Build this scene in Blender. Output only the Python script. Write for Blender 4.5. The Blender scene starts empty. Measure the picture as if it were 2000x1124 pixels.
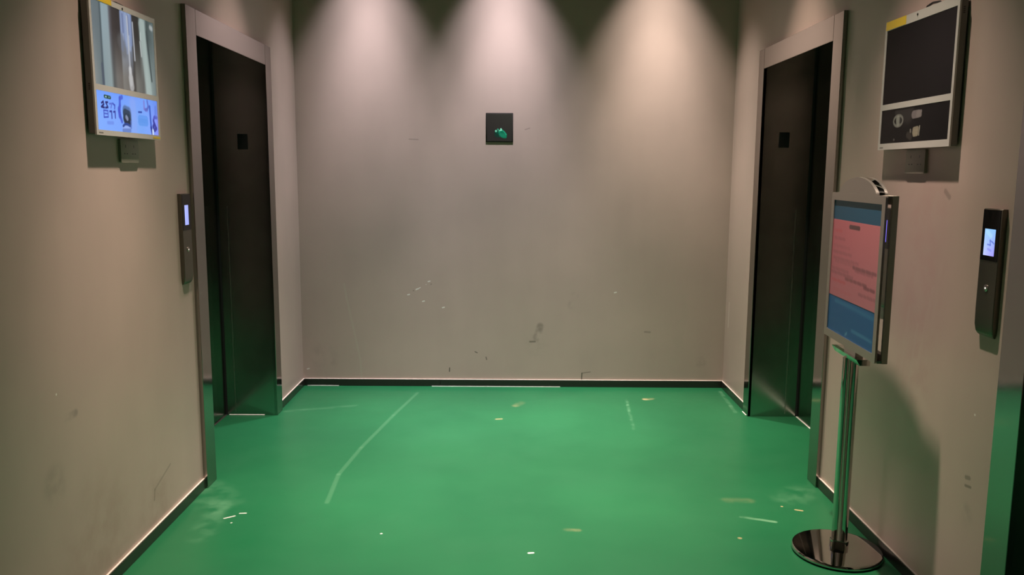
import bpy, bmesh, math, random
from mathutils import Vector, Matrix
random.seed(7)
C = bpy.context.scene.collection
S = bpy.context.scene

# ------------------------------------------------------------------ camera
F_PX, EYE = 1600.0, 1.5
def camera():
    fw = Vector(((999 - 1000) / F_PX, (334 - 562) / F_PX, 1.0)).normalized()
    d = Vector((-math.sin(0.006), math.cos(0.006), 0))
    d = (d - fw * d.dot(fw)).normalized()
    r = d.cross(fw)
    R = Matrix((r, fw, -d))                       # image axes (right, down, forward) -> world
    right, up, back = R @ Vector((1, 0, 0)), R @ Vector((0, -1, 0)), R @ Vector((0, 0, -1))
    m = Matrix((right, up, back)).transposed().to_4x4()
    m.translation = Vector((0, 0, EYE))
    cd = bpy.data.cameras.new('camera'); co = bpy.data.objects.new('camera', cd); C.objects.link(co)
    co.matrix_world = m
    cd.sensor_width = 36; cd.lens = F_PX / 2000 * 36; cd.clip_start = 0.02
    S.camera = co
camera()

# ------------------------------------------------------------------ world, exposure, downlights
w = bpy.data.worlds.new('world'); S.world = w; w.use_nodes = True
w.node_tree.nodes['Background'].inputs[0].default_value = (0.9, 0.95, 1, 1)
w.node_tree.nodes['Background'].inputs[1].default_value = 0.02
S.view_settings.view_transform = 'Standard'; S.view_settings.look = 'None'
S.view_settings.gamma = 1; S.view_settings.use_curve_mapping = False
S.view_settings.exposure = 0.22
XL, XR, YB, YF, ZC = -1.45, 1.49, 5.6, -2.4, 3.4
NEUT, WARM, COOL, CREAM = (1.0, 0.82, 0.77), (1.0, 0.80, 0.66), (1.0, 0.93, 1.0), (1.0, 0.89, 0.80)
CORE = 1.2
# x, y, power, half angle (deg), edge softness, colour
LAMPS = [(-0.95, 5.31, 160, 30, 1.0, COOL), (-0.05, 5.31, 200, 30, 1.0, COOL), (0.96, 5.29, 225, 30, 1.0, CREAM),
         (-0.98, 4.35, 195, 29, 1.0, NEUT), (-0.05, 4.25, 310, 34, 1.0, NEUT), (1.04, 4.27, 230, 29, 1.0, WARM),
         (-0.87, 2.96, 290, 30, 1.0, WARM), (0.93, 2.96, 235, 30, 1.0, WARM), (-0.05, 2.96, 180, 30, 1.0, NEUT),
         (-0.05, 0.8, 250, 34, 1.0, NEUT)]

# ------------------------------------------------------------------ helpers
BASE = {}
def link(o, parent=None, base=None):
    C.objects.link(o)
    if parent is not None: o.parent = parent
    return o
def thing(name, base, label, cat, group=None, kind=None):
    o = bpy.data.objects.new(name, None); o.empty_display_size = 0.05
    C.objects.link(o); o.location = base; BASE[o.name] = Vector(base)
    if label: o['label'] = label
    if cat: o['category'] = cat
    if group: o['group'] = group
    if kind: o['kind'] = kind
    return o
def tag(o, label=None, cat=None, group=None, kind=None):
    for k, v in (('label', label), ('category', cat), ('group', group), ('kind', kind)):
        if v: o[k] = v
    return o
def obj(name, bm, mat, parent=None, M=None, uv=None, smooth=False, label=None):
    if M is not None: bm.transform(M)
    bmesh.ops.recalc_face_normals(bm, faces=bm.faces)
    if uv:
        a, b = {'xy': (0, 1), 'yz': (1, 2), 'xz': (0, 2)}[uv]
        L = bm.loops.layers.uv.new('UVMap')
        for f in bm.faces:
            for l in f.loops: l[L].uv = (l.vert.co[a], l.vert.co[b])
    base = BASE[parent.name] if parent is not None else Vector((0, 0, 0))
    if base.length: bm.transform(Matrix.Translation(-base))
    me = bpy.data.meshes.new(name); bm.to_mesh(me); bm.free()
    if smooth:
        for p in me.polygons: p.use_smooth = True
        me.set_sharp_from_angle(angle=math.radians(38))
    me.materials.append(mat)
    o = bpy.data.objects.new(name, me); link(o, parent)
    BASE[o.name] = base
    if label: o['label'] = label
    return o
def B(): return bmesh.new()
def box(bm, x0, x1, y0, y1, z0, z1, bev=0, seg=2):
    t = bmesh.new()
    r = bmesh.ops.create_cube(t, size=1)
    sx, sy, sz = abs(x1 - x0), abs(y1 - y0), abs(z1 - z0)
    t.transform(Matrix.Translation(((x0 + x1) / 2, (y0 + y1) / 2, (z0 + z1) / 2)) @ Matrix.Diagonal((sx, sy, sz, 1)))
    if bev: bmesh.ops.bevel(t, geom=list(t.edges), offset=min(bev, 0.45 * min(sx, sy, sz)), segments=seg, affect='EDGES', profile=0.5)
    merge(bm, t); return bm
def merge(bm, t):
    me = bpy.data.meshes.new('tmp'); t.to_mesh(me); t.free(); bm.from_mesh(me); bpy.data.meshes.remove(me)
def prism(bm, pts, z0, z1, bev=0):
    """polygon in local (u, v), extruded along w from z0 to z1"""
    t = bmesh.new()
    lo = [t.verts.new((x, y, z0)) for x, y in pts]; hi = [t.verts.new((x, y, z1)) for x, y in pts]
    n = len(pts)
    t.faces.new(lo[::-1]); top = t.faces.new(hi)
    for i in range(n): t.faces.new((lo[i], lo[(i + 1) % n], hi[(i + 1) % n], hi[i]))
    if bev: bmesh.ops.bevel(t, geom=list(top.edges), offset=bev, segments=2, affect='EDGES', profile=0.5)
    merge(bm, t); return bm
def ring(bm, outer, inner, z0, z1):
    """frame between two polygons of the same number of points"""
    t = bmesh.new(); n = len(outer)
    v = [[t.verts.new((x, y, z)) for x, y in p] for p in (outer, inner) for z in (z0, z1)]
    o0, o1, i0, i1 = v
    for k in range(n):
        j = (k + 1) % n
        t.faces.new((o0[k], o0[j], o1[j], o1[k])); t.faces.new((i0[k], i1[k], i1[j], i0[j]))
        t.faces.new((o1[k], o1[j], i1[j], i1[k])); t.faces.new((o0[k], i0[k], i0[j], o0[j]))
    merge(bm, t); return bm
def rect(x0, x1, y0, y1): return [(x0, y0), (x1, y0), (x1, y1), (x0, y1)]
def rrect(x0, x1, y0, y1, r, n=5):
    pts = []
    for cx, cy, a0 in ((x1 - r, y1 - r, 0), (x0 + r, y1 - r, 90), (x0 + r, y0 + r, 180), (x1 - r, y0 + r, 270)):
        for k in range(n + 1):
            a = math.radians(a0 + 90 * k / n); pts.append((cx + r * math.cos(a), cy + r * math.sin(a)))
    return pts
def lathe(bm, prof, n=64, cx=0, cy=0):
    t = bmesh.new(); rows = []
    for r, z in prof:
        if r < 1e-6: rows.append([t.verts.new((cx, cy, z))])
        else: rows.append([t.verts.new((cx + r * math.cos(2 * math.pi * k / n), cy + r * math.sin(2 * math.pi * k / n), z)) for k in range(n)])
    for a, b in zip(rows, rows[1:]):
        for k in range(n):
            j = (k + 1) % n
            if len(a) == 1 and len(b) == 1: continue
            if len(a) == 1: t.faces.new((a[0], b[k], b[j]))
            elif len(b) == 1: t.faces.new((a[k], b[0], a[j]))
            else: t.faces.new((a[k], b[k], b[j], a[j]))
    merge(bm, t); return bm
def quad_uv(u0, u1, v0, v1, wz):
    """flat face with a 0..1 UV map in local (u, v, w)"""
    bm = bmesh.new(); L = bm.loops.layers.uv.new('UVMap')
    f = bm.faces.new([bm.verts.new(p) for p in ((u0, v0, wz), (u1, v0, wz), (u1, v1, wz), (u0, v1, wz))])
    for l, t in zip(f.loops, ((0, 0), (1, 0), (1, 1), (0, 1))): l[L].uv = t
    return bm
def slab_uv(u0, u1, v0, v1, w0, w1):
    """thin slab whose UV map runs 0..1 over its front"""
    bm = bmesh.new(); box(bm, u0, u1, v0, v1, w0, w1)
    L = bm.loops.layers.uv.new('UVMap')
    for f in bm.faces:
        for l in f.loops: l[L].uv = ((l.vert.co.x - u0) / (u1 - u0), (l.vert.co.y - v0) / (v1 - v0))
    return bm
def tube(bm, pts, r, n=10):
    t = bmesh.new(); rows = []
    for i, p in enumerate(pts):
        p = Vector(p); a = Vector(pts[max(i - 1, 0)]); b = Vector(pts[min(i + 1, len(pts) - 1)])
        d = (b - a).normalized(); x = d.orthogonal().normalized() if i == 0 else (px - d * px.dot(d)).normalized(); px = x
        y = d.cross(x)
        rows.append([t.verts.new(p + r * (math.cos(2 * math.pi * k / n) * x + math.sin(2 * math.pi * k / n) * y)) for k in range(n)])
    for a, b in zip(rows, rows[1:]):
        for k in range(n): t.faces.new((a[k], a[(k + 1) % n], b[(k + 1) % n], b[k]))
    t.faces.new(rows[0][::-1]); t.faces.new(rows[-1])
    merge(bm, t); return bm
def face_on(origin, R, N):
    """matrix taking local (right, up, out) to world"""
    R, N = Vector(R), Vector(N); Z = Vector((0, 0, 1))
    m = Matrix((R, Z, N)).transposed().to_4x4(); m.translation = Vector(origin); return m

# ------------------------------------------------------------------ materials
def s2l(c): return tuple((x / 255 / 12.92 if x / 255 <= 0.04045 else ((x / 255 + 0.055) / 1.055) ** 2.4) for x in c)
def principled(name):
    m = bpy.data.materials.new(name); m.use_nodes = True
    return m, m.node_tree, m.node_tree.nodes['Principled BSDF']
def rgba(c): return (c[0], c[1], c[2], 1)
def mat(name, col, rough=0.5, metal=0, spec=0.5, bump=0, bscale=60, coat=0, var=0):
    m, nt, p = principled(name)
    p.inputs['Base Color'].default_value = rgba(col); p.inputs['Roughness'].default_value = rough
    p.inputs['Metallic'].default_value = metal; p.inputs['Specular IOR Level'].default_value = spec
    p.inputs['Coat Weight'].default_value = coat
    tc = nt.nodes.new('ShaderNodeTexCoord'); n = nt.nodes.new('ShaderNodeTexNoise'); n.inputs['Scale'].default_value = bscale
    nt.links.new(tc.outputs['Object'], n.inputs['Vector'])
    mr = nt.nodes.new('ShaderNodeMapRange'); nt.links.new(n.outputs['Fac'], mr.inputs['Value'])
    mr.inputs['To Min'].default_value = rough * (1 - var); mr.inputs['To Max'].default_value = rough * (1 + var)
    nt.links.new(mr.outputs['Result'], p.inputs['Roughness'])
    if bump:
        b = nt.nodes.new('ShaderNodeBump'); b.inputs['Strength'].default_value = bump; b.inputs['Distance'].default_value = 0.002
        nt.links.new(n.outputs['Fac'], b.inputs['Height']); nt.links.new(b.outputs['Normal'], p.inputs['Normal'])
    return m
def glow(name, col, strength=1.0):
    m, nt, p = principled(name)
    p.inputs['Base Color'].default_value = (0, 0, 0, 1); p.inputs['Roughness'].default_value = 0.3
    p.inputs['Emission Color'].default_value = rgba(col); p.inputs['Emission Strength'].default_value = strength
    return m

def stroke_group():
    g = bpy.data.node_groups.new('stroke_mask', 'ShaderNodeTree')
    for n, t in (('P', 'NodeSocketVector'), ('A', 'NodeSocketVector'), ('B', 'NodeSocketVector'), ('Radius', 'NodeSocketFloat'), ('Outer', 'NodeSocketFloat'), ('Strength', 'NodeSocketFloat')):
        g.interface.new_socket(n, in_out='INPUT', socket_type=t)
    g.interface.new_socket('Mask', in_out='OUTPUT', socket_type='NodeSocketFloat')
    i, o = g.nodes.new('NodeGroupInput'), g.nodes.new('NodeGroupOutput')
    def vm(op, a, b=None):
        n = g.nodes.new('ShaderNodeVectorMath'); n.operation = op
        g.links.new(a, n.inputs[0])
        if b is not None: g.links.new(b, n.inputs[1])
        return n
    pa = vm('SUBTRACT', i.outputs['P'], i.outputs['A']).outputs[0]; ba = vm('SUBTRACT', i.outputs['B'], i.outputs['A']).outputs[0]
    d1 = vm('DOT_PRODUCT', pa, ba).outputs['Value']; d2 = vm('DOT_PRODUCT', ba, ba).outputs['Value']
    add = g.nodes.new('ShaderNodeMath'); add.operation = 'ADD'; g.links.new(d2, add.inputs[0]); add.inputs[1].default_value = 1e-9
    h = g.nodes.new('ShaderNodeMath'); h.operation = 'DIVIDE'; h.use_clamp = True
    g.links.new(d1, h.inputs[0]); g.links.new(add.outputs[0], h.inputs[1])
    sc = g.nodes.new('ShaderNodeVectorMath'); sc.operation = 'SCALE'; g.links.new(ba, sc.inputs[0]); g.links.new(h.outputs[0], sc.inputs['Scale'])
    ln = vm('LENGTH', vm('SUBTRACT', pa, sc.outputs[0]).outputs[0]).outputs['Value']
    mr = g.nodes.new('ShaderNodeMapRange'); mr.interpolation_type = 'SMOOTHSTEP'
    g.links.new(ln, mr.inputs['Value']); g.links.new(i.outputs['Radius'], mr.inputs['From Min']); g.links.new(i.outputs['Outer'], mr.inputs['From Max'])
    g.links.new(i.outputs['Strength'], mr.inputs['To Min']); mr.inputs['To Max'].default_value = 0
    g.links.new(mr.outputs['Result'], o.inputs['Mask'])
    return g
STROKE = stroke_group()
def paint(nt, col_socket, strokes, P, breakup=None):
    """lay strokes (A, B, radius, soft, linear colour, strength) over a colour socket"""
    for A, Bq, r, soft, col, st in strokes:
        g = nt.nodes.new('ShaderNodeGroup'); g.node_tree = STROKE
        nt.links.new(P, g.inputs['P'])
        g.inputs['A'].default_value = (A[0], A[1], 0); g.inputs['B'].default_value = (Bq[0], Bq[1], 0)
        g.inputs['Radius'].default_value = r; g.inputs['Outer'].default_value = r + soft; g.inputs['Strength'].default_value = st
        mx = nt.nodes.new('ShaderNodeMix'); mx.data_type = 'RGBA'
        fac = g.outputs['Mask']
        if breakup is not None and soft > 0.01:
            mm = nt.nodes.new('ShaderNodeMath'); mm.operation = 'MULTIPLY'; nt.links.new(fac, mm.inputs[0]); nt.links.new(breakup, mm.inputs[1]); fac = mm.outputs[0]
        nt.links.new(fac, mx.inputs['Factor']); nt.links.new(col_socket, mx.inputs['A']); mx.inputs['B'].default_value = rgba(col)
        col_socket = mx.outputs['Result']
    return col_socket
def poly(pts, r, soft, col, st): return [(a, b, r, soft, col, st) for a, b in zip(pts, pts[1:])]
def dot(p, r, soft, col, st): return (p, (p[0] + 1e-4, p[1]), r, soft, col, st)

def wall_mat(name, strokes, base=(0.52, 0.405, 0.355)):
    m, nt, p = principled(name); N = nt.nodes; K = nt.links
    uv = N.new('ShaderNodeUVMap'); uv.uv_map = 'UVMap'
    tc = N.new('ShaderNodeTexCoord')
    n1 = N.new('ShaderNodeTexNoise'); n1.inputs['Scale'].default_value = 1.7; n1.inputs['Detail'].default_value = 4; K.new(tc.outputs['Object'], n1.inputs['Vector'])
    mp = N.new('ShaderNodeMapping'); mp.inputs['Scale'].default_value = (6, 6, 0.8); K.new(tc.outputs['Object'], mp.inputs['Vector'])
    n2 = N.new('ShaderNodeTexNoise'); n2.inputs['Scale'].default_value = 1.5; n2.inputs['Detail'].default_value = 5; K.new(mp.outputs['Vector'], n2.inputs['Vector'])
    r1 = N.new('ShaderNodeValToRGB'); K.new(n1.outputs['Fac'], r1.inputs['Fac'])
    r1.color_ramp.elements[0].position = 0.3; r1.color_ramp.elements[1].position = 0.72
    r1.color_ramp.elements[0].color = rgba([c * 0.93 for c in base]); r1.color_ramp.elements[1].color = rgba((base[0] * 1.06, base[1] * 1.05, base[2] * 1.05))
    mx = N.new('ShaderNodeMix'); mx.data_type = 'RGBA'; mx.blend_type = 'MULTIPLY'; mx.inputs['Factor'].default_value = 0.08
    K.new(r1.outputs['Color'], mx.inputs['A']); K.new(n2.outputs['Fac'], mx.inputs['B'])
    n3 = N.new('ShaderNodeTexNoise'); n3.inputs['Scale'].default_value = 14; n3.inputs['Detail'].default_value = 6; K.new(tc.outputs['Object'], n3.inputs['Vector'])
    br = N.new('ShaderNodeMapRange'); K.new(n3.outputs['Fac'], br.inputs['Value']); br.inputs['From Min'].default_value = 0.38; br.inputs['From Max'].default_value = 0.62
    col = paint(nt, mx.outputs['Result'], strokes, uv.outputs['UV'], br.outputs['Result'])
    K.new(col, p.inputs['Base Color'])
    p.inputs['Roughness'].default_value = 0.36; p.inputs['Specular IOR Level'].default_value = 0.32
    n4 = N.new('ShaderNodeTexNoise'); n4.inputs['Scale'].default_value = 120; n4.inputs['Detail'].default_value = 3; K.new(tc.outputs['Object'], n4.inputs['Vector'])
    b = N.new('ShaderNodeBump'); b.inputs['Strength'].default_value = 0.06; b.inputs['Distance'].default_value = 0.002
    K.new(n4.outputs['Fac'], b.inputs['Height']); K.new(b.outputs['Normal'], p.inputs['Normal'])
    return m
def floor_mat(strokes):
    m, nt, p = principled('green_epoxy'); N = nt.nodes; K = nt.links
    uv = N.new('ShaderNodeUVMap'); uv.uv_map = 'UVMap'; tc = N.new('ShaderNodeTexCoord')
    n1 = N.new('ShaderNodeTexNoise'); n1.inputs['Scale'].default_value = 1.6; n1.inputs['Detail'].default_value = 5; K.new(tc.outputs['Object'], n1.inputs['Vector'])
    r = N.new('ShaderNodeValToRGB'); K.new(n1.outputs['Fac'], r.inputs['Fac'])
    r.color_ramp.elements[0].position = 0.32; r.color_ramp.elements[1].position = 0.7
    r.color_ramp.elements[0].color = (0.0085, 0.098, 0.036, 1); r.color_ramp.elements[1].color = (0.012, 0.118, 0.043, 1)
    n3 = N.new('ShaderNodeTexNoise'); n3.inputs['Scale'].default_value = 12; n3.inputs['Detail'].default_value = 6; K.new(tc.outputs['Object'], n3.inputs['Vector'])
    br = N.new('ShaderNodeMapRange'); K.new(n3.outputs['Fac'], br.inputs['Value']); br.inputs['From Min'].default_value = 0.38; br.inputs['From Max'].default_value = 0.62
    K.new(paint(nt, r.outputs['Color'], strokes, uv.outputs['UV'], br.outputs['Result']), p.inputs['Base Color'])
    n2 = N.new('ShaderNodeTexNoise'); n2.inputs['Scale'].default_value = 3.0; n2.inputs['Detail'].default_value = 6; K.new(tc.outputs['Object'], n2.inputs['Vector'])
    mr = N.new('ShaderNodeMapRange'); K.new(n2.outputs['Fac'], mr.inputs['Value']); mr.inputs['To Min'].default_value = 0.22; mr.inputs['To Max'].default_value = 0.46
    K.new(mr.outputs['Result'], p.inputs['Roughness']); p.inputs['Specular IOR Level'].default_value = 0.4
    n5 = N.new('ShaderNodeTexNoise'); n5.inputs['Scale'].default_value = 5; K.new(tc.outputs['Object'], n5.inputs['Vector'])
    b = N.new('ShaderNodeBump'); b.inputs['Strength'].default_value = 0.12; b.inputs['Distance'].default_value = 0.01
    K.new(n5.outputs['Fac'], b.inputs['Height']); K.new(b.outputs['Normal'], p.inputs['Normal'])
    return m
def picture_mat(name, bottom, top, strokes, emit=0.0, rough=0.3, spec=0.5, blend=(0.0, 1.0)):
    """a screen or a print: bands across u given by two ramps (low, high) mixed over v, strokes laid on top.
    The picture is worked out per vertex of a fine grid and read back as a colour attribute."""
    m, nt, p = principled(name); K = nt.links
    at = nt.nodes.new('ShaderNodeAttribute'); at.attribute_name = 'picture'
    if emit:
        p.inputs['Base Color'].default_value = (0.01, 0.01, 0.01, 1); K.new(at.outputs['Color'], p.inputs['Emission Color']); p.inputs['Emission Strength'].default_value = emit
    else: K.new(at.outputs['Color'], p.inputs['Base Color'])
    p.inputs['Roughness'].default_value = rough; p.inputs['Specular IOR Level'].default_value = 0.08 if emit else spec
    def ramp(stops, u):
        if u <= stops[0][0]: return stops[0][1]
        for (a, ca), (b, cb) in zip(stops, stops[1:]):
            if u <= b:
                t = (u - a) / max(b - a, 1e-6); return tuple(x + (y - x) * t for x, y in zip(ca, cb))
        return stops[-1][1]
    def colour(u, v, asp):
        t = min(max((v - blend[0]) / (blend[1] - blend[0]), 0), 1)
        c = [x + (y - x) * t for x, y in zip(ramp(bottom, u), ramp(top, u))]
        for A, Bq, r, soft, col, st in strokes:
            dx, dy = Bq[0] - A[0], (Bq[1] - A[1]) * asp; px, py = u - A[0], (v - A[1]) * asp
            h = min(max((px * dx + py * dy) / (dx * dx + dy * dy + 1e-9), 0), 1)
            d = math.hypot(px - dx * h, py - dy * h)
            if d >= r + soft: continue
            k = 1.0 if d <= r else 1 - (d - r) / soft
            k = k * k * (3 - 2 * k) * st
            c = [x + (y - x) * k for x, y in zip(c, col)]
        return s2l(c)
    m_colour[m.name] = colour
    return m
m_colour = {}
def picture(name, u0, u1, v0, v1, w0, w1, material, parent, M4, label=None, res=(24, 24)):
    """a thin slab whose front is a fine grid carrying the picture"""
    fn = m_colour[material.name]; bm = bmesh.new(); box(bm, u0, u1, v0, v1, w0, w1)
    fr = [f for f in bm.faces if all(abs(v.co.z - w1) < 1e-7 for v in f.verts)]; bmesh.ops.delete(bm, geom=fr, context='FACES_ONLY')
    nu, nv = res; g = [[bm.verts.new((u0 + (u1 - u0) * i / nu, v0 + (v1 - v0) * j / nv, w1)) for i in range(nu + 1)] for j in range(nv + 1)]
    for j in range(nv):
        for i in range(nu): bm.faces.new((g[j][i], g[j][i + 1], g[j + 1][i + 1], g[j + 1][i]))
    bmesh.ops.remove_doubles(bm, verts=bm.verts, dist=1e-7)
    cl = bm.verts.layers.float_color.new('picture')
    for v in bm.verts: v[cl] = rgba(fn((v.co.x - u0) / (u1 - u0), (v.co.y - v0) / (v1 - v0), (v1 - v0) / (u1 - u0)))
    return obj(name, bm, material, parent, M4, label=label)

WHITE, CHIP = (0.8, 0.77, 0.72), (0.75, 0.72, 0.66)
SOOT, PINK = (0.10, 0.085, 0.07), (0.40, 0.27, 0.24)
back_marks = []
for x, z in ((-0.706, 0.648), (-0.646, 0.687), (-0.564, 0.741), (-0.604, 0.602), (-0.466, 0.559), (0.723, 0.671), (-1.415, 0.118)):
    back_marks.append(((x - 0.006, z - 0.001), (x + 0.006, z + 0.002), 0.003, 0.0025, WHITE, 0.95))
back_marks += [((-0.655, 0.682), (-0.625, 0.698), 0.002, 0.003, WHITE, 0.8), dot((-0.585, 0.72), 0.002, 0.002, WHITE, 0.7), dot((-0.672, 0.676), 0.003, 0.003, SOOT, 0.5), dot((-0.55, 0.722), 0.003, 0.004, SOOT, 0.4)]
back_marks += poly([(-1.15, 0.72), (-1.138, 0.631), (-1.093, 0.415), (-1.051, 0.197), (-1.04, 0.05)], 0.004, 0.006, (0.52, 0.45, 0.38), 0.55)
back_marks += [((-0.426, 0.105), (-0.425, 0.13), 0.0025, 0.002, SOOT, 0.95), ((-0.247, 0.247), (-0.232, 0.240), 0.002, 0.003, SOOT, 0.8), ((-0.170, 0.208), (-0.166, 0.192), 0.002, 0.004, SOOT, 0.7),
               ((0.500, 0.05), (0.502, 0.098), 0.003, 0.002, SOOT, 0.9), ((0.502, 0.098), (0.56, 0.107), 0.002, 0.002, SOOT, 0.6),
               ((0.205, 0.43), (0.183, 0.345), 0.012, 0.022, SOOT, 0.45), ((0.136, 0.321), (0.17, 0.322), 0.003, 0.006, SOOT, 0.6), ((0.44, 0.66), (0.42, 0.58), 0.01, 0.03, SOOT, 0.22),
               ((0.935, 0.395), (0.97, 0.393), 0.003, 0.007, SOOT, 0.35), ((1.20, 0.66), (1.14, 0.12), 0.006, 0.05, (0.46, 0.37, 0.32), 0.45), dot((1.33, 0.18), 0.02, 0.03, SOOT, 0.22),
               ((-0.69, 1.707), (-0.63, 1.705), 0.002, 0.003, SOOT, 0.35), ((0.09, 1.775), (0.12, 1.785), 0.002, 0.003, SOOT, 0.35), dot((-1.30, 0.2), 0.03, 0.10, SOOT, 0.18), dot((0.18, 0.30), 0.03, 0.08, SOOT, 0.15)]
left_marks = [dot((2.544, 0.783), 0.003, 0.002, WHITE, 0.9), ((2.59, 0.69), (2.65, 0.69), 0.006, 0.014, SOOT, 0.4), dot((2.5, 0.50), 0.03, 0.06, SOOT, 0.22),
              ((3.19, 0.16), (3.20, 0.20), 0.003, 0.004, SOOT, 0.5), ((3.20, 0.20), (3.36, 0.25), 0.002, 0.005, SOOT, 0.35), dot((2.75, 0.2), 0.08, 0.25, (0.36, 0.24, 0.20), 0.35), dot((3.2, 0.12), 0.05, 0.18, (0.36, 0.24, 0.20), 0.4)]
right_marks = [((2.93, 1.36), (2.96, 0.75), 0.07, 0.12, (0.46, 0.32, 0.29), 0.55), ((2.83, 1.44), (2.80, 1.42), 0.004, 0.01, SOOT, 0.4),  # broad first stroke: pinkish reflected light painted into the wall colour
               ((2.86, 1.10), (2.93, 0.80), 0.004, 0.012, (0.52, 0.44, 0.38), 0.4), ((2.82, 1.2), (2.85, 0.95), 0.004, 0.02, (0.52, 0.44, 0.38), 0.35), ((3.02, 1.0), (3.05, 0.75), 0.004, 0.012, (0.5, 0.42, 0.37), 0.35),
               dot((2.541, 0.734), 0.003, 0.002, WHITE, 0.9), ((2.54, 0.522), (2.56, 0.518), 0.004, 0.006, SOOT, 0.5), ((2.53, 0.495), (2.56, 0.49), 0.002, 0.005, SOOT, 0.6), dot((2.545, 0.40), 0.012, 0.04, SOOT, 0.3),
               ((5.513, 0.62), (5.516, 0.45), 0.003, 0.004, WHITE, 0.7), ((3.0, 0.6), (2.95, 0.95), 0.003, 0.01, (0.5, 0.42, 0.37), 0.3)]
PALE, TAN, DKG = (0.20, 0.42, 0.24), (0.40, 0.33, 0.16), (0.012, 0.13, 0.05)
floor_marks = poly([(-0.63, 5.42), (-0.72, 4.9), (-0.81, 4.3), (-0.85, 3.9), (-0.83, 3.55)], 0.006, 0.0099, PALE, 0.10)
floor_marks += poly([(0.775, 5.28), (0.762, 5.15), (0.727, 4.65)], 0.002, 0.014, PALE, 0.22)
floor_marks += [((0.90, 5.29), (0.945, 5.30), 0.014, 0.015, TAN, 0.75), ((0.04, 5.12), (0.07, 5.19), 0.010, 0.03, TAN, 0.22), ((-0.08, 4.83), (-0.055, 4.835), 0.006, 0.01, TAN, 0.5),
                dot((-0.533, 3.233), 0.004, 0.003, WHITE, 0.6), ((0.078, 3.065), (0.094, 3.067), 0.004, 0.003, WHITE, 0.85), ((0.24, 3.28), (0.29, 3.275), 0.006, 0.015, TAN, 0.2),
                dot((1.235, 3.536), 0.004, 0.003, TAN, 0.9), ((1.285, 3.50), (1.31, 3.49), 0.004, 0.004, TAN, 0.9), dot((0.954, 3.209), 0.006, 0.006, TAN, 0.5),
                ((-1.235, 3.375), (-1.20, 3.40), 0.003, 0.004, WHITE, 0.55), ((-1.185, 3.428), (-1.160, 3.43), 0.003, 0.003, WHITE, 0.6), dot((-1.19, 3.33), 0.003, 0.003, WHITE, 0.5),
                ((-1.42, 3.70), (-1.30, 3.50), 0.02, 0.12, PALE, 0.14), ((-1.30, 3.5), (-1.27, 3.2), 0.012, 0.07, PALE, 0.12), ((1.00, 3.60), (1.10, 3.60), 0.012, 0.03, TAN, 0.10),
                ((1.02, 3.42), (1.15, 3.37), 0.004, 0.012, PALE, 0.5), ((1.30, 3.62), (1.40, 3.72), 0.02, 0.09, PALE, 0.14), ((1.45, 5.50), (1.42, 5.0), 0.006, 0.012, PALE, 0.25),
                ((-1.40, 4.97), (-1.0, 5.10), 0.004, 0.03, PALE, 0.13)]
M = dict(
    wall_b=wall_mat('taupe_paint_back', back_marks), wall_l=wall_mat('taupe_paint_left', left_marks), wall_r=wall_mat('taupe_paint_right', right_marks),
    wall_f=wall_mat('taupe_paint_front', []), floor=floor_mat(floor_marks),
    ceil=mat('ceiling_paint', (0.13, 0.125, 0.11), 0.8), skirt=mat('black_skirting', (0.022, 0.021, 0.018), 0.22, spec=0.6, bump=0.03, bscale=20),
    sealant=mat('pale_sealant', (0.62, 0.55, 0.48), 0.5), white_sealant=mat('white_sealant', (0.75, 0.78, 0.70), 0.5),
    steel=mat('brushed_steel_casing', (0.33, 0.315, 0.295), 0.10, 1.0, bscale=30, var=0.3), black_steel=mat('black_mirror_steel', (0.42, 0.41, 0.38), 0.16, 1.0, bscale=8, var=0.4),
    door=mat('dark_door_steel', (0.30, 0.295, 0.27), 0.2, 1.0, bscale=8, var=0.3), sill=mat('sill_aluminium', (0.55, 0.55, 0.5), 0.35, 1.0),
    chrome=mat('chrome', (0.62, 0.60, 0.57), 0.05, 1.0), satin=mat('satin_steel', (0.46, 0.43, 0.39), 0.34, 1.0), dark_gap=mat('black_rubber', (0.01, 0.01, 0.01), 0.7),
    silver=mat('silver_plastic', (0.52, 0.51, 0.48), 0.35, 0.1), grey=mat('grey_case', (0.16, 0.155, 0.14), 0.45, 0.2), black=mat('black_plastic', (0.012, 0.012, 0.012), 0.4),
    glass=mat('black_glass', (0.006, 0.006, 0.006), 0.12, spec=0.2), tape=mat('yellow_tape', (0.72, 0.50, 0.02), 0.45), outlet=mat('taupe_outlet', (0.30, 0.27, 0.22), 0.45),
    bronze=mat('dark_panel_steel', (0.15, 0.135, 0.108), 0.35, 0.85), white=mat('white_print', (0.7, 0.7, 0.68), 0.5), plate=mat('dark_plate', (0.018, 0.018, 0.018), 0.3),
    lens=glow('downlight_lens', (1.0, 0.82, 0.66), 6.0), dotlit=glow('button_lamp', (1.0, 0.92, 0.8), 1.0), baffle=mat('downlight_trim', (0.6, 0.6, 0.58), 0.4))

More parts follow.
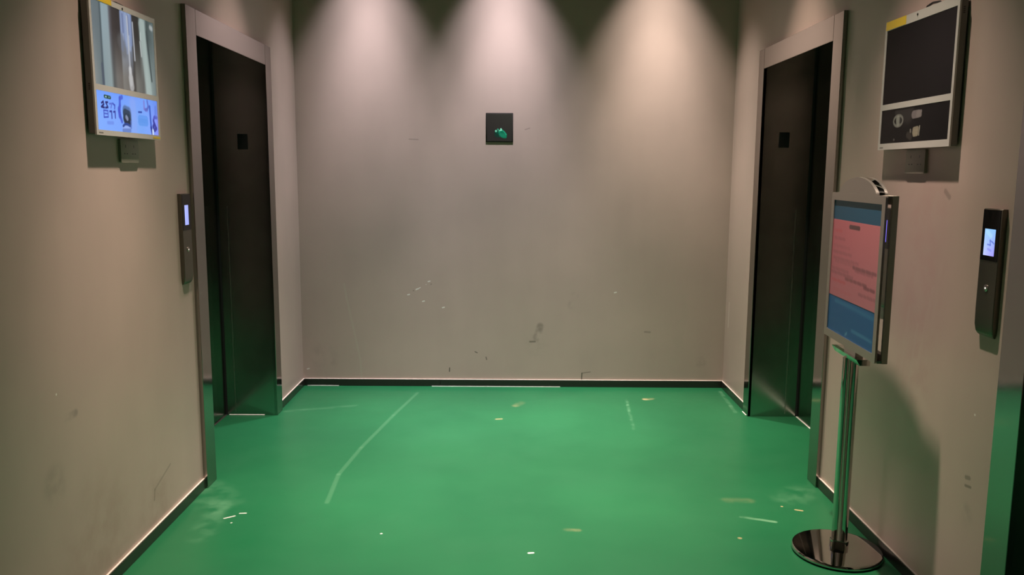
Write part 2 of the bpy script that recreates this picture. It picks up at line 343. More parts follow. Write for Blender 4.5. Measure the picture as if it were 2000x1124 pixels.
# ------------------------------------------------------------------ setting
ST = 'structure'
FR = 0.02                                     # how far the lift casings stand off the wall
LIFTS = dict(                                 # side, wall x, outer y0/y1, inner (clear) y0/y1, door plane x
    left=(1, XL, 3.715, 4.995, 3.83, 4.885, -1.748), right=(-1, XR, 3.765, 5.015, 3.875, 4.915, 1.778), near=(-1, XR, 1.13, 2.405, 1.245, 2.285, 1.79))
HIN, HOUT = 2.10, 2.215
def wall_side(name, x0, x1, openings, material):
    bm = B(); y = YF; t = 0.012
    for o0, o1 in sorted(openings):
        box(bm, x0, x1, y, o0 - t, 0, ZC); box(bm, x0, x1, o0 - t, o1 + t, HIN + t, ZC); y = o1 + t
    box(bm, x0, x1, y, YB, 0, ZC)
    return tag(obj(name, bm, material, uv='yz'), kind=ST)
TH = 0.5
floor = tag(obj('floor', box(B(), XL - TH, XR + TH, YF - 0.2, YB + 0.2, -0.1, 0), M['floor'], uv='xy'), 'glossy green painted floor with scuffs and chips', kind=ST)
tag(obj('ceiling', box(B(), XL - TH, XR + TH, YF - 0.2, YB + 0.2, ZC, ZC + 0.1), M['ceil']), kind=ST)
tag(obj('wall_back', box(B(), XL - TH, XR + TH, YB, YB + 0.2, 0, ZC), M['wall_b'], uv='xz'), 'taupe back wall between the two lifts, with chips and scuffs', kind=ST)
tag(obj('wall_front', box(B(), XL - TH, XR + TH, YF - 0.2, YF, 0, ZC), M['wall_f'], uv='xz'), kind=ST)
wall_side('wall_left', XL, XL - TH, [LIFTS['left'][4:6]], M['wall_l'])
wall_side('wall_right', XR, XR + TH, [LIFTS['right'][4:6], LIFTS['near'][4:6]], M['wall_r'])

BH, BT = 0.047, 0.010
def skirting(name, x0, x1, y0, y1, axis, side, beads=True, split=None):
    """side: unit direction out of the wall"""
    bm = B()
    if axis == 'y': box(bm, x0, x0 + side * BT, y0, y1, 0, BH, 0.0015)
    else:
        for a, b in ([(x0, x1)] if split is None else [(x0, split - 0.0008), (split + 0.0008, x1)]):
            box(bm, a, b, y0, y0 + side * BT, 0, BH, 0.0015)
    o = tag(obj(name, bm, M['skirt']), kind=ST)
    s = B()
    if axis == 'y': box(s, x0, x0 + side * 0.008, y0, y1, BH, BH + 0.004, 0.0015)
    else: box(s, x0, x1, y0, y0 + side * 0.008, BH, BH + 0.004, 0.0015)
    obj('sealant_bead', s, M['sealant'], o, label='pale sealant along the top of the skirting')
    return o
sk = skirting('baseboard_back', XL + BT, XR - BT, YB, YB, 'x', -1, split=-0.49)
f2 = B(); box(f2, XL + 0.03, -1.2, YB - BT - 0.004, YB - BT, 0, 0.0035); box(f2, -0.55, 0.35, YB - BT - 0.004, YB - BT, 0, 0.003)
obj('sealant_bead', f2, M['white_sealant'], sk, label='white sealant left along the floor edge')
skirting('baseboard_left_1', XL, XL, YF, LIFTS['left'][2], 'y', 1)
skirting('baseboard_left_2', XL, XL, LIFTS['left'][3], YB, 'y', 1)
skirting('baseboard_right_1', XR, XR, LIFTS['near'][3], LIFTS['right'][2], 'y', -1)
skirting('baseboard_right_2', XR, XR, LIFTS['right'][3], YB, 'y', -1)
skirting('baseboard_right_3', XR, XR, YF, LIFTS['near'][2], 'y', -1)
skirting('baseboard_front', XL + BT, XR - BT, YF, YF, 'x', 1)

# ------------------------------------------------------------------ lifts
def lift(num, key, label):
    s, xw, o0, o1, i0, i1, xd = LIFTS[key]
    xf = xw + s * FR                                                    # front of the casing
    root = thing('door_%d' % num, (xw, (o0 + o1) / 2, 0), label, 'lift door', kind=ST)
    t = 0.012
    for a, b in ((o0, i0), (i1, o1)):
        obj('jamb_casing', box(B(), xw, xf, a, b, 0, HOUT, 0.0015, 1), M['steel'], root, label='polished steel upright of the lift surround')
    obj('head_casing', box(B(), xw, xf, i0 + 0.001, i1 - 0.001, HIN, HOUT, 0.0015, 1), M['steel'], root, label='polished steel head of the lift surround')
    for a, b in ((i0 - t, i0), (i1, i1 + t)):
        l = obj('jamb_lining', box(B(), xf - s * 0.004, xd + s * 0.012, a, b, 0.0, HIN, 0), M['black_steel'], root, label='black mirror steel lining of the opening')
        obj('door_seal', box(B(), xd + s * 0.012, xd - s * 0.04, a, b, 0.0, HIN), M['dark_gap'], l, label='black seal beside the door leaf')
        if a > i0:                                                      # the lining that shows
            xs = xw - s * (0.235 if s > 0 else 0.21)
            obj('reflection_strip', box(B(), xs, xs - s * 0.004, i1 - 0.0015, i1, 0.02, 1.28), M['satin'], l)  # thin strip added to stand for a bright reflected line on the lining
            xp = xw - s * (0.13 if s > 0 else 0.12)
            obj('floor_plate', box(B(), xp - 0.03, xp + 0.03, i1 - 0.004, i1, 1.615 if s > 0 else 1.645, 1.705 if s > 0 else 1.735, 0.001), M['plate'], l, label='small dark square plate on the lining')
    obj('head_lining', box(B(), xf - s * 0.004, xd - s * 0.04, i0, i1, HIN, HIN + t), M['black_steel'], root)
    mid = (i0 + i1) / 2
    for a, b in ((i0, mid - 0.002), (mid + 0.002, i1)):
        obj('door_panel', box(B(), xd, xd - s * 0.035, a, b, 0.006, HIN, 0.002, 1), M['door'], root, label='dark sliding lift door leaf')
    obj('sill', box(B(), xd + s * 0.008, xd - s * 0.035, i0, i1, 0, 0.003, 0.001, 1), M['sill'] if s > 0 else M['white_sealant'], root, label='thin pale metal door sill')
    e = B()
    x0, x1 = xd + s * 0.02, xw - s * 0.06
    if s > 0: box(e, x0, x1, i1 - 0.006, i1, 0, 0.005, 0.002)
    else: box(e, xf, xf + s * 0.004, i1 + 0.02, o1, 0, 0.004, 0.001)
    obj('sealant_bead', e, M['white_sealant'], root, label='white sealant at the foot of the surround')
    return root
lift(1, 'left', 'dark lift doors in a polished steel surround in the left wall')
lift(2, 'right', 'dark lift doors in a polished steel surround beyond the sign stand')
lift(3, 'near', 'lift surround cut off by the right edge, beside the call panel')

# ------------------------------------------------------------------ downlights
for k, (x, y, pw, ang, soft, colr) in enumerate(LAMPS):
    r = thing('recessed_downlight', (x, y, ZC), 'round recessed ceiling downlight above the lift lobby', 'ceiling light', 'recessed downlights in the lobby ceiling')
    obj('trim_ring', lathe(B(), [(0.034, ZC), (0.036, ZC - 0.004), (0.05, ZC - 0.004), (0.052, ZC)], 32, x, y), M['baffle'], r, smooth=True)
    obj('lens', lathe(B(), [(0.034, ZC), (0.034, ZC - 0.001), (0, ZC - 0.001)], 32, x, y), M['lens'], r)
    for nm, en, an, so in (('downlight_beam', pw, ang, soft), ('downlight_core', pw * CORE, 21, 1.0)):    # spill and hot centre of the same lamp
        ld = bpy.data.lights.new(nm, 'SPOT'); ld.energy = en; ld.color = colr; ld.spot_size = math.radians(2 * an); ld.spot_blend = so; ld.shadow_soft_size = 0.03
        lo = bpy.data.objects.new(nm, ld); C.objects.link(lo); lo.parent = r; lo.location = (0, 0, -0.012)

# ------------------------------------------------------------------ advertising monitors
def band(*st): return list(st)
up_low = band((0, (150, 158, 158)), (0.10, (120, 135, 138)), (0.13, (80, 95, 105)), (0.15, (150, 170, 175)), (0.25, (160, 178, 180)), (0.29, (90, 95, 95)), (0.34, (125, 122, 118)), (0.42, (120, 114, 108)),
              (0.44, (140, 138, 132)), (0.55, (125, 120, 115)), (0.62, (70, 68, 64)), (0.66, (130, 130, 124)), (0.78, (105, 106, 102)), (0.84, (185, 200, 196)), (0.92, (150, 168, 166)), (1.0, (125, 138, 138)))
up_top = band((0, (118, 132, 138)), (0.11, (110, 125, 130)), (0.13, (72, 88, 95)), (0.15, (160, 182, 190)), (0.24, (158, 178, 186)), (0.27, (95, 95, 102)), (0.31, (58, 54, 54)), (0.42, (48, 46, 46)),
              (0.44, (150, 165, 190)), (0.60, (150, 170, 200)), (0.63, (48, 48, 46)), (0.73, (46, 48, 46)), (0.77, (150, 166, 165)), (0.84, (160, 178, 176)), (0.88, (70, 86, 86)), (1.0, (112, 128, 128)))
ICE, PALEI, GRY = (170, 188, 225), (205, 210, 220), (95, 90, 86)
up_strokes = []
for q in range(7):
    u = 0.45 + q * 0.025; lo = (0.52, 0.66, 0.58, 0.5, 0.70, 0.55, 0.62)[q]
    up_strokes.append(((u, 0.97), (u, lo), 0.010, 0.02, ICE if q % 2 else (140, 160, 205), 0.75))
for u in (0.47, 0.56): up_strokes.append(((u, 0.96), (u + 0.003, 0.74), 0.006, 0.012, (90, 105, 150), 0.6))
up_strokes += [((0.43, 0.62), (0.47, 0.50), 0.03, 0.05, (110, 112, 116), 0.5), ((0.545, 0.95), (0.555, 0.30), 0.006, 0.012, PALEI, 0.85), ((0.555, 0.28), (0.56, 0.10), 0.014, 0.02, (222, 224, 226), 0.95), ((0.56, 0.16), (0.57, 0.06), 0.028, 0.02, (205, 205, 205), 0.8),
               ((0.635, 0.9), (0.645, 0.42), 0.005, 0.010, PALEI, 0.9), ((0.765, 0.80), (0.762, 0.72), 0.006, 0.01, (220, 226, 226), 0.9), ((0.75, 0.68), (0.765, 0.50), 0.005, 0.01, (210, 220, 220), 0.8),
               ((0.79, 0.92), (0.87, 0.02), 0.035, 0.03, (186, 204, 200), 0.75), ((0.875, 0.85), (0.93, 0.2), 0.006, 0.012, (62, 76, 78), 0.8), ((0.95, 0.93), (0.975, 0.92), 0.01, 0.02, (215, 220, 220), 0.7), ((0.12, 0.25), (0.125, 0.03), 0.012, 0.01, (80, 92, 110), 0.7)]
lo_flat = band((0, (128, 172, 255)), (0.35, (122, 165, 252)), (0.52, (125, 172, 250)), (0.7, (118, 165, 246)), (0.85, (125, 165, 252)), (1.0, (130, 140, 246)))
lo_top = band((0, (112, 160, 255)), (0.4, (108, 155, 250)), (0.6, (118, 158, 246)), (0.8, (112, 160, 250)), (1.0, (98, 140, 236)))
NAVY, MIDB, DEEP = (28, 34, 110), (84, 104, 205), (52, 70, 178)
lo_strokes = [((0.125, 0.87), (0.205, 0.86), 0.010, 0.005, (24, 62, 52), 1.0), ((0.135, 0.865), (0.150, 0.865), 0.004, 0.004, (170, 210, 220), 0.8), ((0.185, 0.862), (0.195, 0.862), 0.004, 0.004, (130, 180, 190), 0.7)]
lo_strokes += poly([(0.075, 0.69), (0.10, 0.73), (0.105, 0.66), (0.07, 0.59), (0.11, 0.58)], 0.0055, 0.004, NAVY, 1.0)
lo_strokes += poly([(0.165, 0.73), (0.135, 0.72), (0.15, 0.66), (0.165, 0.60), (0.13, 0.58)], 0.0052, 0.004, NAVY, 0.95)
lo_strokes += poly([(0.19, 0.70), (0.225, 0.71), (0.21, 0.60)], 0.004, 0.005, MIDB, 0.9) + poly([(0.24, 0.72), (0.27, 0.68), (0.265, 0.59)], 0.0048, 0.005, DEEP, 0.85)
lo_strokes += poly([(0.10, 0.51), (0.16, 0.51), (0.16, 0.35), (0.10, 0.33), (0.10, 0.51)], 0.0035, 0.004, DEEP, 0.85) + poly([(0.11, 0.43), (0.15, 0.43)], 0.0035, 0.004, DEEP, 0.7)
lo_strokes += poly([(0.19, 0.50), (0.215, 0.51), (0.215, 0.33)], 0.005, 0.004, (44, 54, 150), 0.95) + poly([(0.245, 0.50), (0.268, 0.52), (0.27, 0.35)], 0.005, 0.004, (44, 54, 150), 0.95)
lo_strokes += [((0.15, 0.20), (0.23, 0.21), 0.006, 0.012, MIDB, 0.35)]
lo_strokes += poly([(0.39, 0.93), (0.355, 0.89), (0.35, 0.70), (0.335, 0.55), (0.345, 0.42), (0.37, 0.28)], 0.010, 0.012, (64, 90, 205), 0.85)
lo_strokes += [((0.335, 0.60), (0.342, 0.42), 0.014, 0.014, (66, 84, 200), 0.8), ((0.43, 0.58), (0.49, 0.55), 0.03, 0.02, (70, 95, 135), 0.75), ((0.43, 0.50), (0.49, 0.46), 0.032, 0.012, (40, 60, 84), 0.95), ((0.43, 0.38), (0.49, 0.36), 0.032, 0.012, (34, 54, 74), 0.95),
               ((0.44, 0.30), (0.49, 0.28), 0.03, 0.012, (30, 42, 62), 0.95), ((0.445, 0.41), (0.46, 0.37), 0.012, 0.01, (150, 160, 190), 0.8), ((0.40, 0.12), (0.49, 0.12), 0.02, 0.012, (150, 175, 240), 0.9)]
lo_strokes += poly([(0.385, 0.16), (0.42, 0.22), (0.46, 0.22), (0.50, 0.18)], 0.007, 0.006, (40, 66, 140), 0.95) + [((0.385, 0.04), (0.50, 0.06), 0.010, 0.01, (92, 120, 190), 0.8), ((0.515, 0.3), (0.515, 0.14), 0.006, 0.01, (60, 90, 170), 0.7)]
lo_strokes += [((0.655, 0.60), (0.71, 0.61), 0.004, 0.006, (40, 70, 160), 0.95), ((0.67, 0.42), (0.79, 0.42), 0.026, 0.006, (92, 150, 236), 0.8), ((0.67, 0.33), (0.79, 0.33), 0.026, 0.006, (90, 148, 232), 0.8), ((0.56, 0.8), (0.57, 0.1), 0.03, 0.04, (140, 165, 240), 0.5),
               ((0.86, 0.80), (0.87, 0.20), 0.010, 0.008, (52, 88, 190), 0.95), ((0.87, 0.20), (0.885, 0.04), 0.012, 0.008, (40, 56, 150), 0.9), ((0.90, 0.12), (0.90, 0.04), 0.012, 0.008, (205, 225, 250), 0.9)]
lo_strokes += poly([(0.76, 0.92), (0.76, 0.72), (0.81, 0.68)], 0.006, 0.012, (120, 120, 205), 0.8) + poly([(0.82, 0.95), (0.835, 0.80), (0.815, 0.72), (0.78, 0.69)], 0.007, 0.01, (84, 100, 190), 0.8)
lo_strokes += poly([(0.98, 0.52), (0.94, 0.52), (0.92, 0.44)], 0.008, 0.012, (74, 84, 190), 0.85) + poly([(0.92, 0.40), (0.94, 0.30), (0.965, 0.20), (0.935, 0.14), (0.91, 0.24), (0.93, 0.33)], 0.010, 0.01, (52, 58, 150), 0.85) + [((0.97, 0.8), (0.965, 0.6), 0.01, 0.02, (84, 120, 215), 0.6)]
blk = [(0, (9, 9, 9)), (1, (11, 11, 10))]; blk2 = [(0, (20, 20, 20)), (1, (15, 15, 16))]
IC = (128, 130, 124); off_reflections = [((0.30, 0.95), (0.42, 0.86), 0.05, 0.08, (58, 56, 56), 0.7)]  # reflections on the dark glass, painted as grey strokes
n = 24; off_reflections += poly([(0.275 + 0.072 * math.cos(2 * math.pi * k / n), 0.64 + 0.155 * math.sin(2 * math.pi * k / n)) for k in range(n + 1)], 0.007, 0.006, (116, 118, 113), 0.85)
off_reflections += [((0.27, 0.68), (0.275, 0.60), 0.024, 0.012, (140, 144, 138), 0.9), ((0.30, 0.70), (0.297, 0.60), 0.005, 0.006, (74, 76, 74), 0.7)]
off_reflections += [((0.505, 0.76), (0.58, 0.77), 0.026, 0.006, (122, 116, 118), 0.92), ((0.56, 0.80), (0.612, 0.82), 0.012, 0.004, (126, 120, 121), 0.92), ((0.56, 0.73), (0.608, 0.73), 0.014, 0.004, (126, 120, 121), 0.92)]
off_reflections += [((0.525, 0.34), (0.575, 0.36), 0.016, 0.004, (142, 136, 120), 0.95), ((0.525, 0.27), (0.575, 0.28), 0.018, 0.004, (142, 136, 120), 0.95), ((0.53, 0.20), (0.575, 0.21), 0.014, 0.004, (142, 136, 120), 0.95),
                ((0.606, 0.42), (0.602, 0.18), 0.005, 0.003, (162, 158, 144), 0.9), ((0.475, 0.33), (0.478, 0.29), 0.009, 0.005, (124, 122, 114), 0.85), ((0.22, 0.10), (0.23, 0.09), 0.006, 0.005, (100, 98, 96), 0.7), ((0.44, 0.20), (0.48, 0.14), 0.015, 0.02, (70, 66, 62), 0.7)]
MON_GROUP = None
def monitor(side, yn, yf, z0, z1, upper, lower, lit, label):
    """yn, yf: near and far ends along the wall; upper and lower: v ranges of the two screens"""
    W, H = yf - yn, z1 - z0
    xw = XL if side > 0 else XR
    M4 = face_on((xw, yn if side > 0 else yf, z0), (0, side, 0), (side, 0, 0))
    r = thing('advertising_monitor', (xw, (yn + yf) / 2, z0), label, 'monitor')
    g, d0, d1 = 0.007, 0.029, 0.035                                    # gap behind, case front, bezel front
    obj('mount', box(B(), W * 0.3, W * 0.7, H * 0.3, H * 0.8, 0, g), M['black'], r, M4)
    case = obj('case', prism(B(), rrect(0.002, W - 0.002, 0.002, H - 0.002, 0.006), g, d0, 0.001), M['grey'], r, M4, smooth=True)
    b = 0.014
    bz = B()
    ring(bz, rect(0, W, 0, H), rect(b, W - b, lower[0], upper[1]), d0, d1)
    box(bz, b, W - b, lower[1], upper[0], d0, d1)
    bezel = obj('bezel', bz, M['silver'], r, M4)
    picture('upper_screen', b, W - b, upper[0], upper[1], d0 + 0.0005, d1 - 0.0022, lit[0], r, M4, lit[2], (150, 90))
    picture('lower_screen', b, W - b, lower[0], lower[1], d0 + 0.0005, d1 - 0.0022, lit[1], r, M4, lit[3], (190, 90))
    ty0, ty1 = upper[1] + 0.002, H
    obj('yellow_tape', box(B(), 0.004, W * 0.31, ty0, ty1 + 0.0006, d1, d1 + 0.0006), M['tape'], bezel, M4, label='yellow tape strip on the top left corner')
    obj('camera_lens', lathe(B(), [(0.004, d1), (0.004, d1 + 0.0015), (0.003, d1 + 0.002), (0, d1 + 0.002)], 16, W * 0.47, H - 0.012), M['black'], bezel, M4, label='small black lens')
    mk = B()
    for k in range(5): box(mk, 0.016 + k * 0.0062, 0.0205 + k * 0.0062, 0.006, 0.0105, d1, d1 + 0.0003)
    obj('maker_mark', mk, M['grey'], bezel, M4, label='tiny grey maker mark at lower left')
    vt = B(); un = 0.002 if side > 0 else W - 0.002
    e = -1 if side > 0 else 1
    for k in range(4): box(vt, un, un + e * 0.0006, H * (0.32 if side > 0 else 0.88) + k * 0.006, H * (0.32 if side > 0 else 0.88) + k * 0.006 + 0.003, 0.015, 0.022)
    obj('vent', vt, M['black'], case, M4)
    if side < 0:
        obj('cable', tube(B(), [(W * 0.52, H - 0.004, 0.02), (W * 0.54, H + 0.008, 0.02), (W * 0.60, H + 0.014, 0.018), (W * 0.68, H + 0.010, 0.014), (W * 0.72, H - 0.004, 0.014)], 0.004, 8), M['black'], r, M4, smooth=True, label='short black cable looped over the top edge')
    else:
        obj('cable', tube(B(), [(W * 0.30, H - 0.002, 0.025), (W * 0.40, H + 0.003, 0.03), (W * 0.5, H + 0.001, 0.03)], 0.003, 8), M['black'], r, M4, smooth=True, label='black cable along the top edge')
        obj('yellow_label', box(B(), W - 0.07, W - 0.004, 0.004, 0.0115, d1, d1 + 0.0005), M['tape'], bezel, M4, label='yellow sticker remnant at lower right')
    return r
lit_l = (picture_mat('upper_picture', up_low, up_top, up_strokes, emit=0.62, rough=0.25, blend=(0.15, 0.75)),
         picture_mat('lower_picture', lo_flat, lo_top, lo_strokes, emit=0.86, rough=0.25, blend=(0.4, 1.0)), 'lit screen with grey and pale blue hangings', 'lit bright blue screen with dark writing')
lit_r = (picture_mat('upper_black', blk, blk, [], rough=0.2, spec=0.07), picture_mat('lower_black', blk2, blk2, off_reflections, rough=0.25, spec=0.07), 'switched-off black screen', 'dark screen with painted pale round and square reflections')
YL0, YL1 = 2.842, 3.355
monitor(1, YL0, YL1, 1.614, 2.085, (0.172, 0.452), (0.018, 0.152), lit_l, 'lit silver monitor high on the left wall, blue lower screen')
YR0, YR1 = 2.765, 3.30
monitor(-1, YR0, YR1, 1.590, 2.078, (0.174, 0.455), (0.024, 0.152), lit_r, 'switched-off silver monitor high on the right wall, black screens')

def outlet(side, y0, y1, z0, z1, label):
    xw = XL if side > 0 else XR
    M4 = face_on((xw, y0 if side > 0 else y1, z0), (0, side, 0), (side, 0, 0)); W, H = y1 - y0, z1 - z0
    r = thing('wall_socket', (xw, (y0 + y1) / 2, z0), label, 'power socket')
    p = obj('socket_plate', prism(B(), rrect(0, W, 0, H, 0.005), 0, 0.010, 0.002), M['outlet'], r, M4, smooth=True)
    for us in (0.27, 0.73):
        for du, dv, w, q in ((0.0, 0.2, 0.004, 0.010), (-0.07, -0.12, 0.009, 0.004), (0.07, -0.12, 0.009, 0.004)):
            cx, cy = W * (us + du), H * (0.5 + dv); obj('pin_slot', box(B(), cx - w / 2, cx + w / 2, cy - q / 2, cy + q / 2, 0.0099, 0.0103), M['black'], p, M4, label='dark pin slot')
    return r
outlet(1, 3.062, 3.205, 1.522, 1.608, 'taupe socket plate under the lit left monitor')
outlet(-1, 2.968, 3.112, 1.500, 1.586, 'taupe socket plate under the switched-off right monitor')

# ------------------------------------------------------------------ lift call panels
scr_plain = picture_mat('call_screen_plain', [(0, (168, 178, 255)), (1, (160, 170, 255))], [(0, (172, 182, 255)), (1, (165, 175, 255))], [], emit=0.95, rough=0.2)
scr_marks = picture_mat('call_screen_marked', [(0, (190, 200, 255)), (1, (160, 150, 245))], [(0, (150, 200, 255)), (1, (140, 195, 255))],
    poly([(0.35, 0.42), (0.62, 0.40), (0.55, 0.58), (0.8, 0.52), (0.95, 0.47)], 0.02, 0.04, (90, 110, 200), 0.8) + [((0.2, 0.9), (0.6, 0.75), 0.08, 0.1, (170, 215, 255), 0.7), ((0.4, 0.25), (0.7, 0.2), 0.03, 0.06, (120, 120, 220), 0.5)], emit=0.95, rough=0.2)
scr_violet = picture_mat('call_screen_violet', [(0, (140, 125, 255)), (1, (130, 118, 250))], [(0, (146, 130, 255)), (1, (140, 122, 255))], [], emit=0.95, rough=0.2)
def call_panel(side, y0, y1, z0, z1, disp, screen, label):
    xw = XL if side > 0 else XR
    M4 = face_on((xw, y0 if side > 0 else y1, z0), (0, side, 0), (side, 0, 0)); W, H = y1 - y0, z1 - z0
    r = thing('call_panel', (xw, (y0 + y1) / 2, z0), label, 'lift call panel')
    # a strip that keeps its depth and curls back to the wall at its foot
    t = B(); prof = [(0.0, 0.003), (0.004, 0.009), (0.014, 0.014), (0.035, 0.017), (0.08, 0.018), (H - 0.003, 0.018), (H, 0.015)]
    k = 0.014; rows = []
    for v, d in prof:
        c = k * (1 - min(v, 0.02) / 0.02) * 0.6
        rows.append([t.verts.new(q) for q in ((c, v, 0), (c, v, d - 0.002), (c + 0.002, v, d), (W - c - 0.002, v, d), (W - c, v, d - 0.002), (W - c, v, 0))])
    for a, b in zip(rows, rows[1:]):
        for i in range(6): t.faces.new((a[i], a[(i + 1) % 6], b[(i + 1) % 6], b[i]))
    t.faces.new(rows[0]); t.faces.new(rows[-1])
    body = obj('panel_body', t, M['bronze'], r, M4, smooth=True)
    glass = obj('display_glass', prism(B(), rrect(0.004, W - 0.004, H * 0.60, H - 0.003, 0.002), 0.0178, 0.0192), M['glass'], r, M4, label='black glass window')
    picture('display_screen', disp[0], disp[1], disp[2] - z0, disp[3] - z0, 0.0188, 0.0196, screen, glass, M4, 'lit pale blue call screen', (30, 40))
    cx, cy = W * 0.5, H * 0.385
    btn = obj('call_button', lathe(B(), [(0.011, 0.0175), (0.011, 0.0195), (0.0095, 0.0205), (0, 0.0207)], 24, cx, cy), M['satin'], r, M4, smooth=True)
    obj('button_lamp', lathe(B(), [(0.003, 0.0205), (0.003, 0.0212), (0, 0.0213)], 12, cx, cy), M['dotlit'], btn, M4, label='tiny lit dot')
    return r
call_panel(1, 3.575, 3.672, 0.992, 1.392, (0.026, 0.066, 1.255, 1.342), scr_plain, 'slim dark call panel on the left wall beside the lift surround')
call_panel(-1, 2.462, 2.560, 0.996, 1.394, (0.020, 0.076, 1.250, 1.332), scr_marks, 'slim dark call panel near the right edge, bright blue screen')
call_panel(-1, 3.185, 3.285, 0.968, 1.366, (0.022, 0.078, 1.232, 1.318), scr_violet, 'dark call panel with violet screen behind the sign stand')

# ------------------------------------------------------------------ plaque on the back wall
TEAL, MINT = (10, 118, 84), (150, 245, 205)
pst = [((0.42, 0.26), (0.60, 0.26), 0.10, 0.05, (8, 70, 52), 0.6), ((0.56, 0.32), (0.68, 0.22), 0.10, 0.03, TEAL, 0.95), ((0.62, 0.18), (0.74, 0.16), 0.045, 0.02, (16, 125, 90), 0.9)]  # reflected green exit sign painted into the plaque colours
pst += poly([(0.48, 0.34), (0.55, 0.41), (0.62, 0.40), (0.70, 0.34), (0.77, 0.24)], 0.014, 0.02, (40, 170, 128), 0.9)
pst += [((0.56, 0.45), (0.57, 0.42), 0.022, 0.02, MINT, 1.0), ((0.50, 0.40), (0.58, 0.40), 0.010, 0.02, MINT, 0.9), ((0.36, 0.38), (0.37, 0.36), 0.028, 0.02, (130, 235, 195), 0.95), ((0.44, 0.44), (0.45, 0.42), 0.020, 0.02, (60, 180, 140), 0.9), ((0.40, 0.32), (0.46, 0.30), 0.02, 0.03, (10, 90, 66), 0.8)]
for q in range(6): pst.append(((0.50 + q * 0.045, 0.33 - q * 0.012), (0.51 + q * 0.045, 0.16), 0.004, 0.008, (70, 190, 150), 0.55))
pl = thing('wall_plaque', (-0.083, YB, 1.69), 'small black square plaque with painted green reflection on the back wall', 'plaque')
Mp = face_on((-0.174, YB, 1.69), (1, 0, 0), (0, -1, 0))
obj('plaque_body', prism(B(), rrect(0, 0.183, 0, 0.194, 0.003), 0, 0.003, 0.0008), mat('plaque_black', (0.022, 0.020, 0.018), 0.35), pl, Mp, smooth=True)
picture('plaque_face', 0.007, 0.176, 0.007, 0.187, 0.0026, 0.0036, picture_mat('plaque_picture', [(0, (50, 46, 44)), (1, (52, 50, 46))], [(0, (52, 50, 46)), (1, (56, 55, 49))], pst, emit=0.0, rough=0.3), pl, Mp, 'dark face with a painted green exit-sign reflection', (90, 90))

# ------------------------------------------------------------------ sign stand
near, far = Vector((1.274, 2.800)), Vector((1.303, 3.345))
ax = (near - far).normalized(); SW = (near - far).length
nrm = Vector((-abs(ax.y), -ax.x * -1 if False else 0)).normalized()
Rv = Vector((ax.x, ax.y, 0)); Nv = Rv.cross(Vector((0, 0, 1)))
SZ0, SZ1 = 0.838, 1.423; SH = SZ1 - SZ0
Ms = Matrix((Rv, Vector((0, 0, 1)), Nv)).transposed().to_4x4(); Ms.translation = Vector((far.x, far.y, SZ0))
PX, PY = 1.318, 3.098
st = thing('sign_stand', (PX, PY, 0), 'chrome sign stand with blue and pink notice, on a round base', 'sign stand')
bd = 0.030
D = 0.024                                                               # depth of the double frame
ff = B(); ring(ff, rrect(0, SW, 0, SH, 0.006, 2), rrect(bd, SW - bd, bd, SH - bd, 0.002, 2), -0.008, 0)
obj('front_frame', ff, M['satin'], st, Ms)
picture('backing_sheet', bd - 0.004, SW - bd + 0.004, bd - 0.004, SH - bd + 0.004, -0.0075, -0.004,
    picture_mat('blue_print', [(0, (16, 84, 138)), (1, (18, 88, 145))], [(0, (22, 74, 104)), (1, (24, 78, 110))],
    [((0.55, 0.085), (0.95, 0.075), 0.006, 0.012, (80, 140, 180), 0.6), ((0.15, 0.245), (0.95, 0.235), 0.008, 0.014, (60, 130, 170), 0.5), ((0.42, 0.03), (0.45, 0.045), 0.006, 0.01, (120, 170, 200), 0.6)], rough=0.5, blend=(0.3, 0.85)), st, Ms, 'blue printed sheet', (80, 80))
PK, MV = (150, 92, 104), (120, 70, 84)
ps = [((0.38, 0.93), (0.58, 0.93), 0.014, 0.006, (82, 56, 62), 0.9)]
rnd = random.Random(3)
for vv, u0, u1, stn, cc in ((0.86, 0.06, 0.22, 0.5, (190, 70, 85)), (0.76, 0.05, 0.28, 0.5, (140, 70, 90)), (0.66, 0.04, 0.40, 0.2, MV), (0.58, 0.04, 0.45, 0.35, MV), (0.50, 0.05, 0.60, 0.35, MV), (0.46, 0.10, 0.55, 0.25, MV),
                            (0.44, 0.5, 0.96, 0.8, (104, 62, 74)), (0.41, 0.55, 0.9, 0.5, MV), (0.36, 0.03, 0.4, 0.35, MV), (0.31, 0.02, 0.5, 0.5, MV), (0.27, 0.35, 0.8, 0.8, (110, 62, 74)), (0.24, 0.75, 0.97, 0.85, (104, 58, 70)), (0.21, 0.05, 0.34, 0.6, (185, 70, 85)), (0.14, 0.65, 0.97, 0.5, MV), (0.09, 0.1, 0.5, 0.25, (185, 80, 95))):
    u = u0
    while u < u1:
        l = rnd.uniform(0.03, 0.10); ps.append(((u, vv), (min(u + l, u1), vv - 0.004), 0.006, 0.014, cc, stn * 0.7)); u += l + 0.03
picture('pink_sheet', bd, SW - bd, bd + (SH - 2 * bd) * 0.275, bd + (SH - 2 * bd) * 0.855, -0.004, -0.0034,
    picture_mat('pink_print', [(0, (176, 104, 118)), (1, (184, 114, 126))], [(0, (186, 98, 112)), (1, (192, 112, 122))], ps, rough=0.5), st, Ms, 'pink notice sheet with rows of print', (110, 110))
M['rear'] = mat('grey_brown_frame', (0.36, 0.32, 0.27), 0.45, 0.15)
rf = B(); ring(rf, rect(0, SW, 0, SH), rect(bd, SW - 0.012, bd, SH - bd), -D - 0.020, -D)
obj('rear_frame', rf, M['rear'], st, Ms, label='open rear frame ring')
for v0, v1 in ((SH - 0.010, SH - 0.001), (0.001, 0.010)):
    obj('frame_spacer', box(B(), 0.0, SW, v0, v1, -D, -0.008), M['chrome'], st, Ms)
aw, ah = 0.38, 0.062; c0 = SW * 0.5 - 0.005
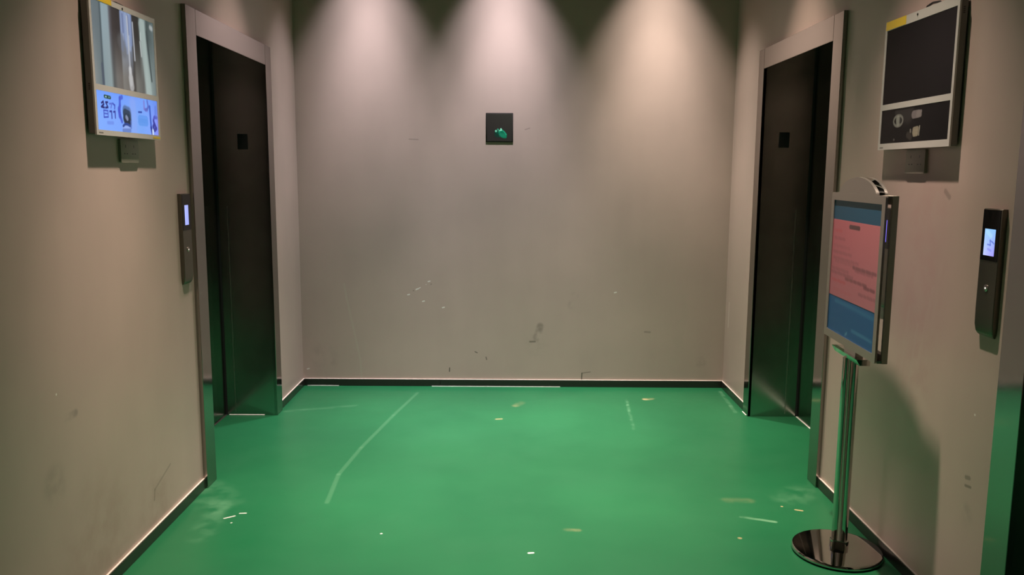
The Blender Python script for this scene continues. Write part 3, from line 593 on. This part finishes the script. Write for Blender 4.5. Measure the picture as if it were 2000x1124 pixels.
ap = []
for k in range(25):
    q = k / 24; a = math.pi * q
    ap.append((c0 + aw / 2 * math.cos(a) * 1.0, SH + ah * math.sin(a) ** 1.35))
obj('arch_plate', prism(B(), ap, -0.012, -0.001), M['satin'], st, Ms, smooth=True, label='arched top plate')
obj('arch_plate', prism(B(), ap, -D - 0.018, -D - 0.008), M['satin'], st, Ms, smooth=True)
cap = B(); t = bmesh.new(); outer = ap[2:-2]; inner = [(x, y - 0.006) for x, y in outer]
vs = [[t.verts.new((x, y, z)) for x, y in pl_] for pl_ in (outer, inner) for z in (-D - 0.008, -0.012)]
for k in range(len(outer) - 1):
    t.faces.new((vs[0][k], vs[0][k + 1], vs[1][k + 1], vs[1][k])); t.faces.new((vs[2][k], vs[3][k], vs[3][k + 1], vs[2][k + 1]))
    t.faces.new((vs[0][k], vs[2][k], vs[2][k + 1], vs[0][k + 1])); t.faces.new((vs[1][k], vs[1][k + 1], vs[3][k + 1], vs[3][k]))
for k in (0, len(outer) - 1): t.faces.new([v[k] for v in (vs[0], vs[1], vs[3], vs[2])])
merge(cap, t); obj('arch_band', cap, M['chrome'], st, Ms, smooth=True, label='polished band over the arch')
# bracket, pole, base
uP = (Vector((PX, PY)) - far).dot(ax)
Mb = Ms @ Matrix(((0, 0, 1, 0), (0, 1, 0, 0), (1, 0, 0, 0), (0, 0, 0, 1)))      # section in (out, up), run along the frame
neck = B(); box(neck, uP - 0.02, uP + 0.10, -0.022, 0.001, -0.036, -0.006, 0.002)
obj('bracket_neck', neck, M['satin'], st, Ms)
br = B(); prism(br, [(0.008, -0.020), (-0.006, -0.044), (-0.044, -0.044), (-0.044, -0.020)], uP - 0.12, uP + 0.15, 0.0015)
obj('bracket', br, M['chrome'], st, Mb, label='polished bracket under the frame')
z_top = SZ0 - 0.046
rx = Vector((0.93, -0.37, 0)).normalized()
for k in (-1, 1):
    cx, cy = PX + rx.x * 0.0155 * k, PY + rx.y * 0.0155 * k
    obj('pole_tube', lathe(B(), [(0.0145, 0.016), (0.0145, z_top), (0, z_top)], 32, cx, cy), M['chrome'], st, smooth=True)
obj('pole_web', lathe(B(), [(0.008, 0.016), (0.008, z_top), (0, z_top)], 24, PX - 0.004, PY - 0.009), M['satin'], st, smooth=True)
obj('pole_collar', prism(B(), rrect(-0.036, 0.036, -0.019, 0.019, 0.018), 0.016, 0.05, 0.003), M['chrome'], st, Matrix.Translation((PX, PY, 0)) @ Matrix.Rotation(math.atan2(rx.y, rx.x), 4, 'Z'), smooth=True)
bc = (1.305, 3.085)
obj('base_plate', lathe(B(), [(0, 0.006), (0.169, 0.006), (0.171, 0.008), (0.171, 0.017), (0.168, 0.021), (0.161, 0.0225), (0, 0.023)], 96, *bc), M['chrome'], st, smooth=True, label='round polished base plate')
obj('base_foot', lathe(B(), [(0.160, 0), (0.164, 0.003), (0.163, 0.006), (0, 0.006)], 64, *bc), M['dark_gap'], st, label='black rubber foot ring')
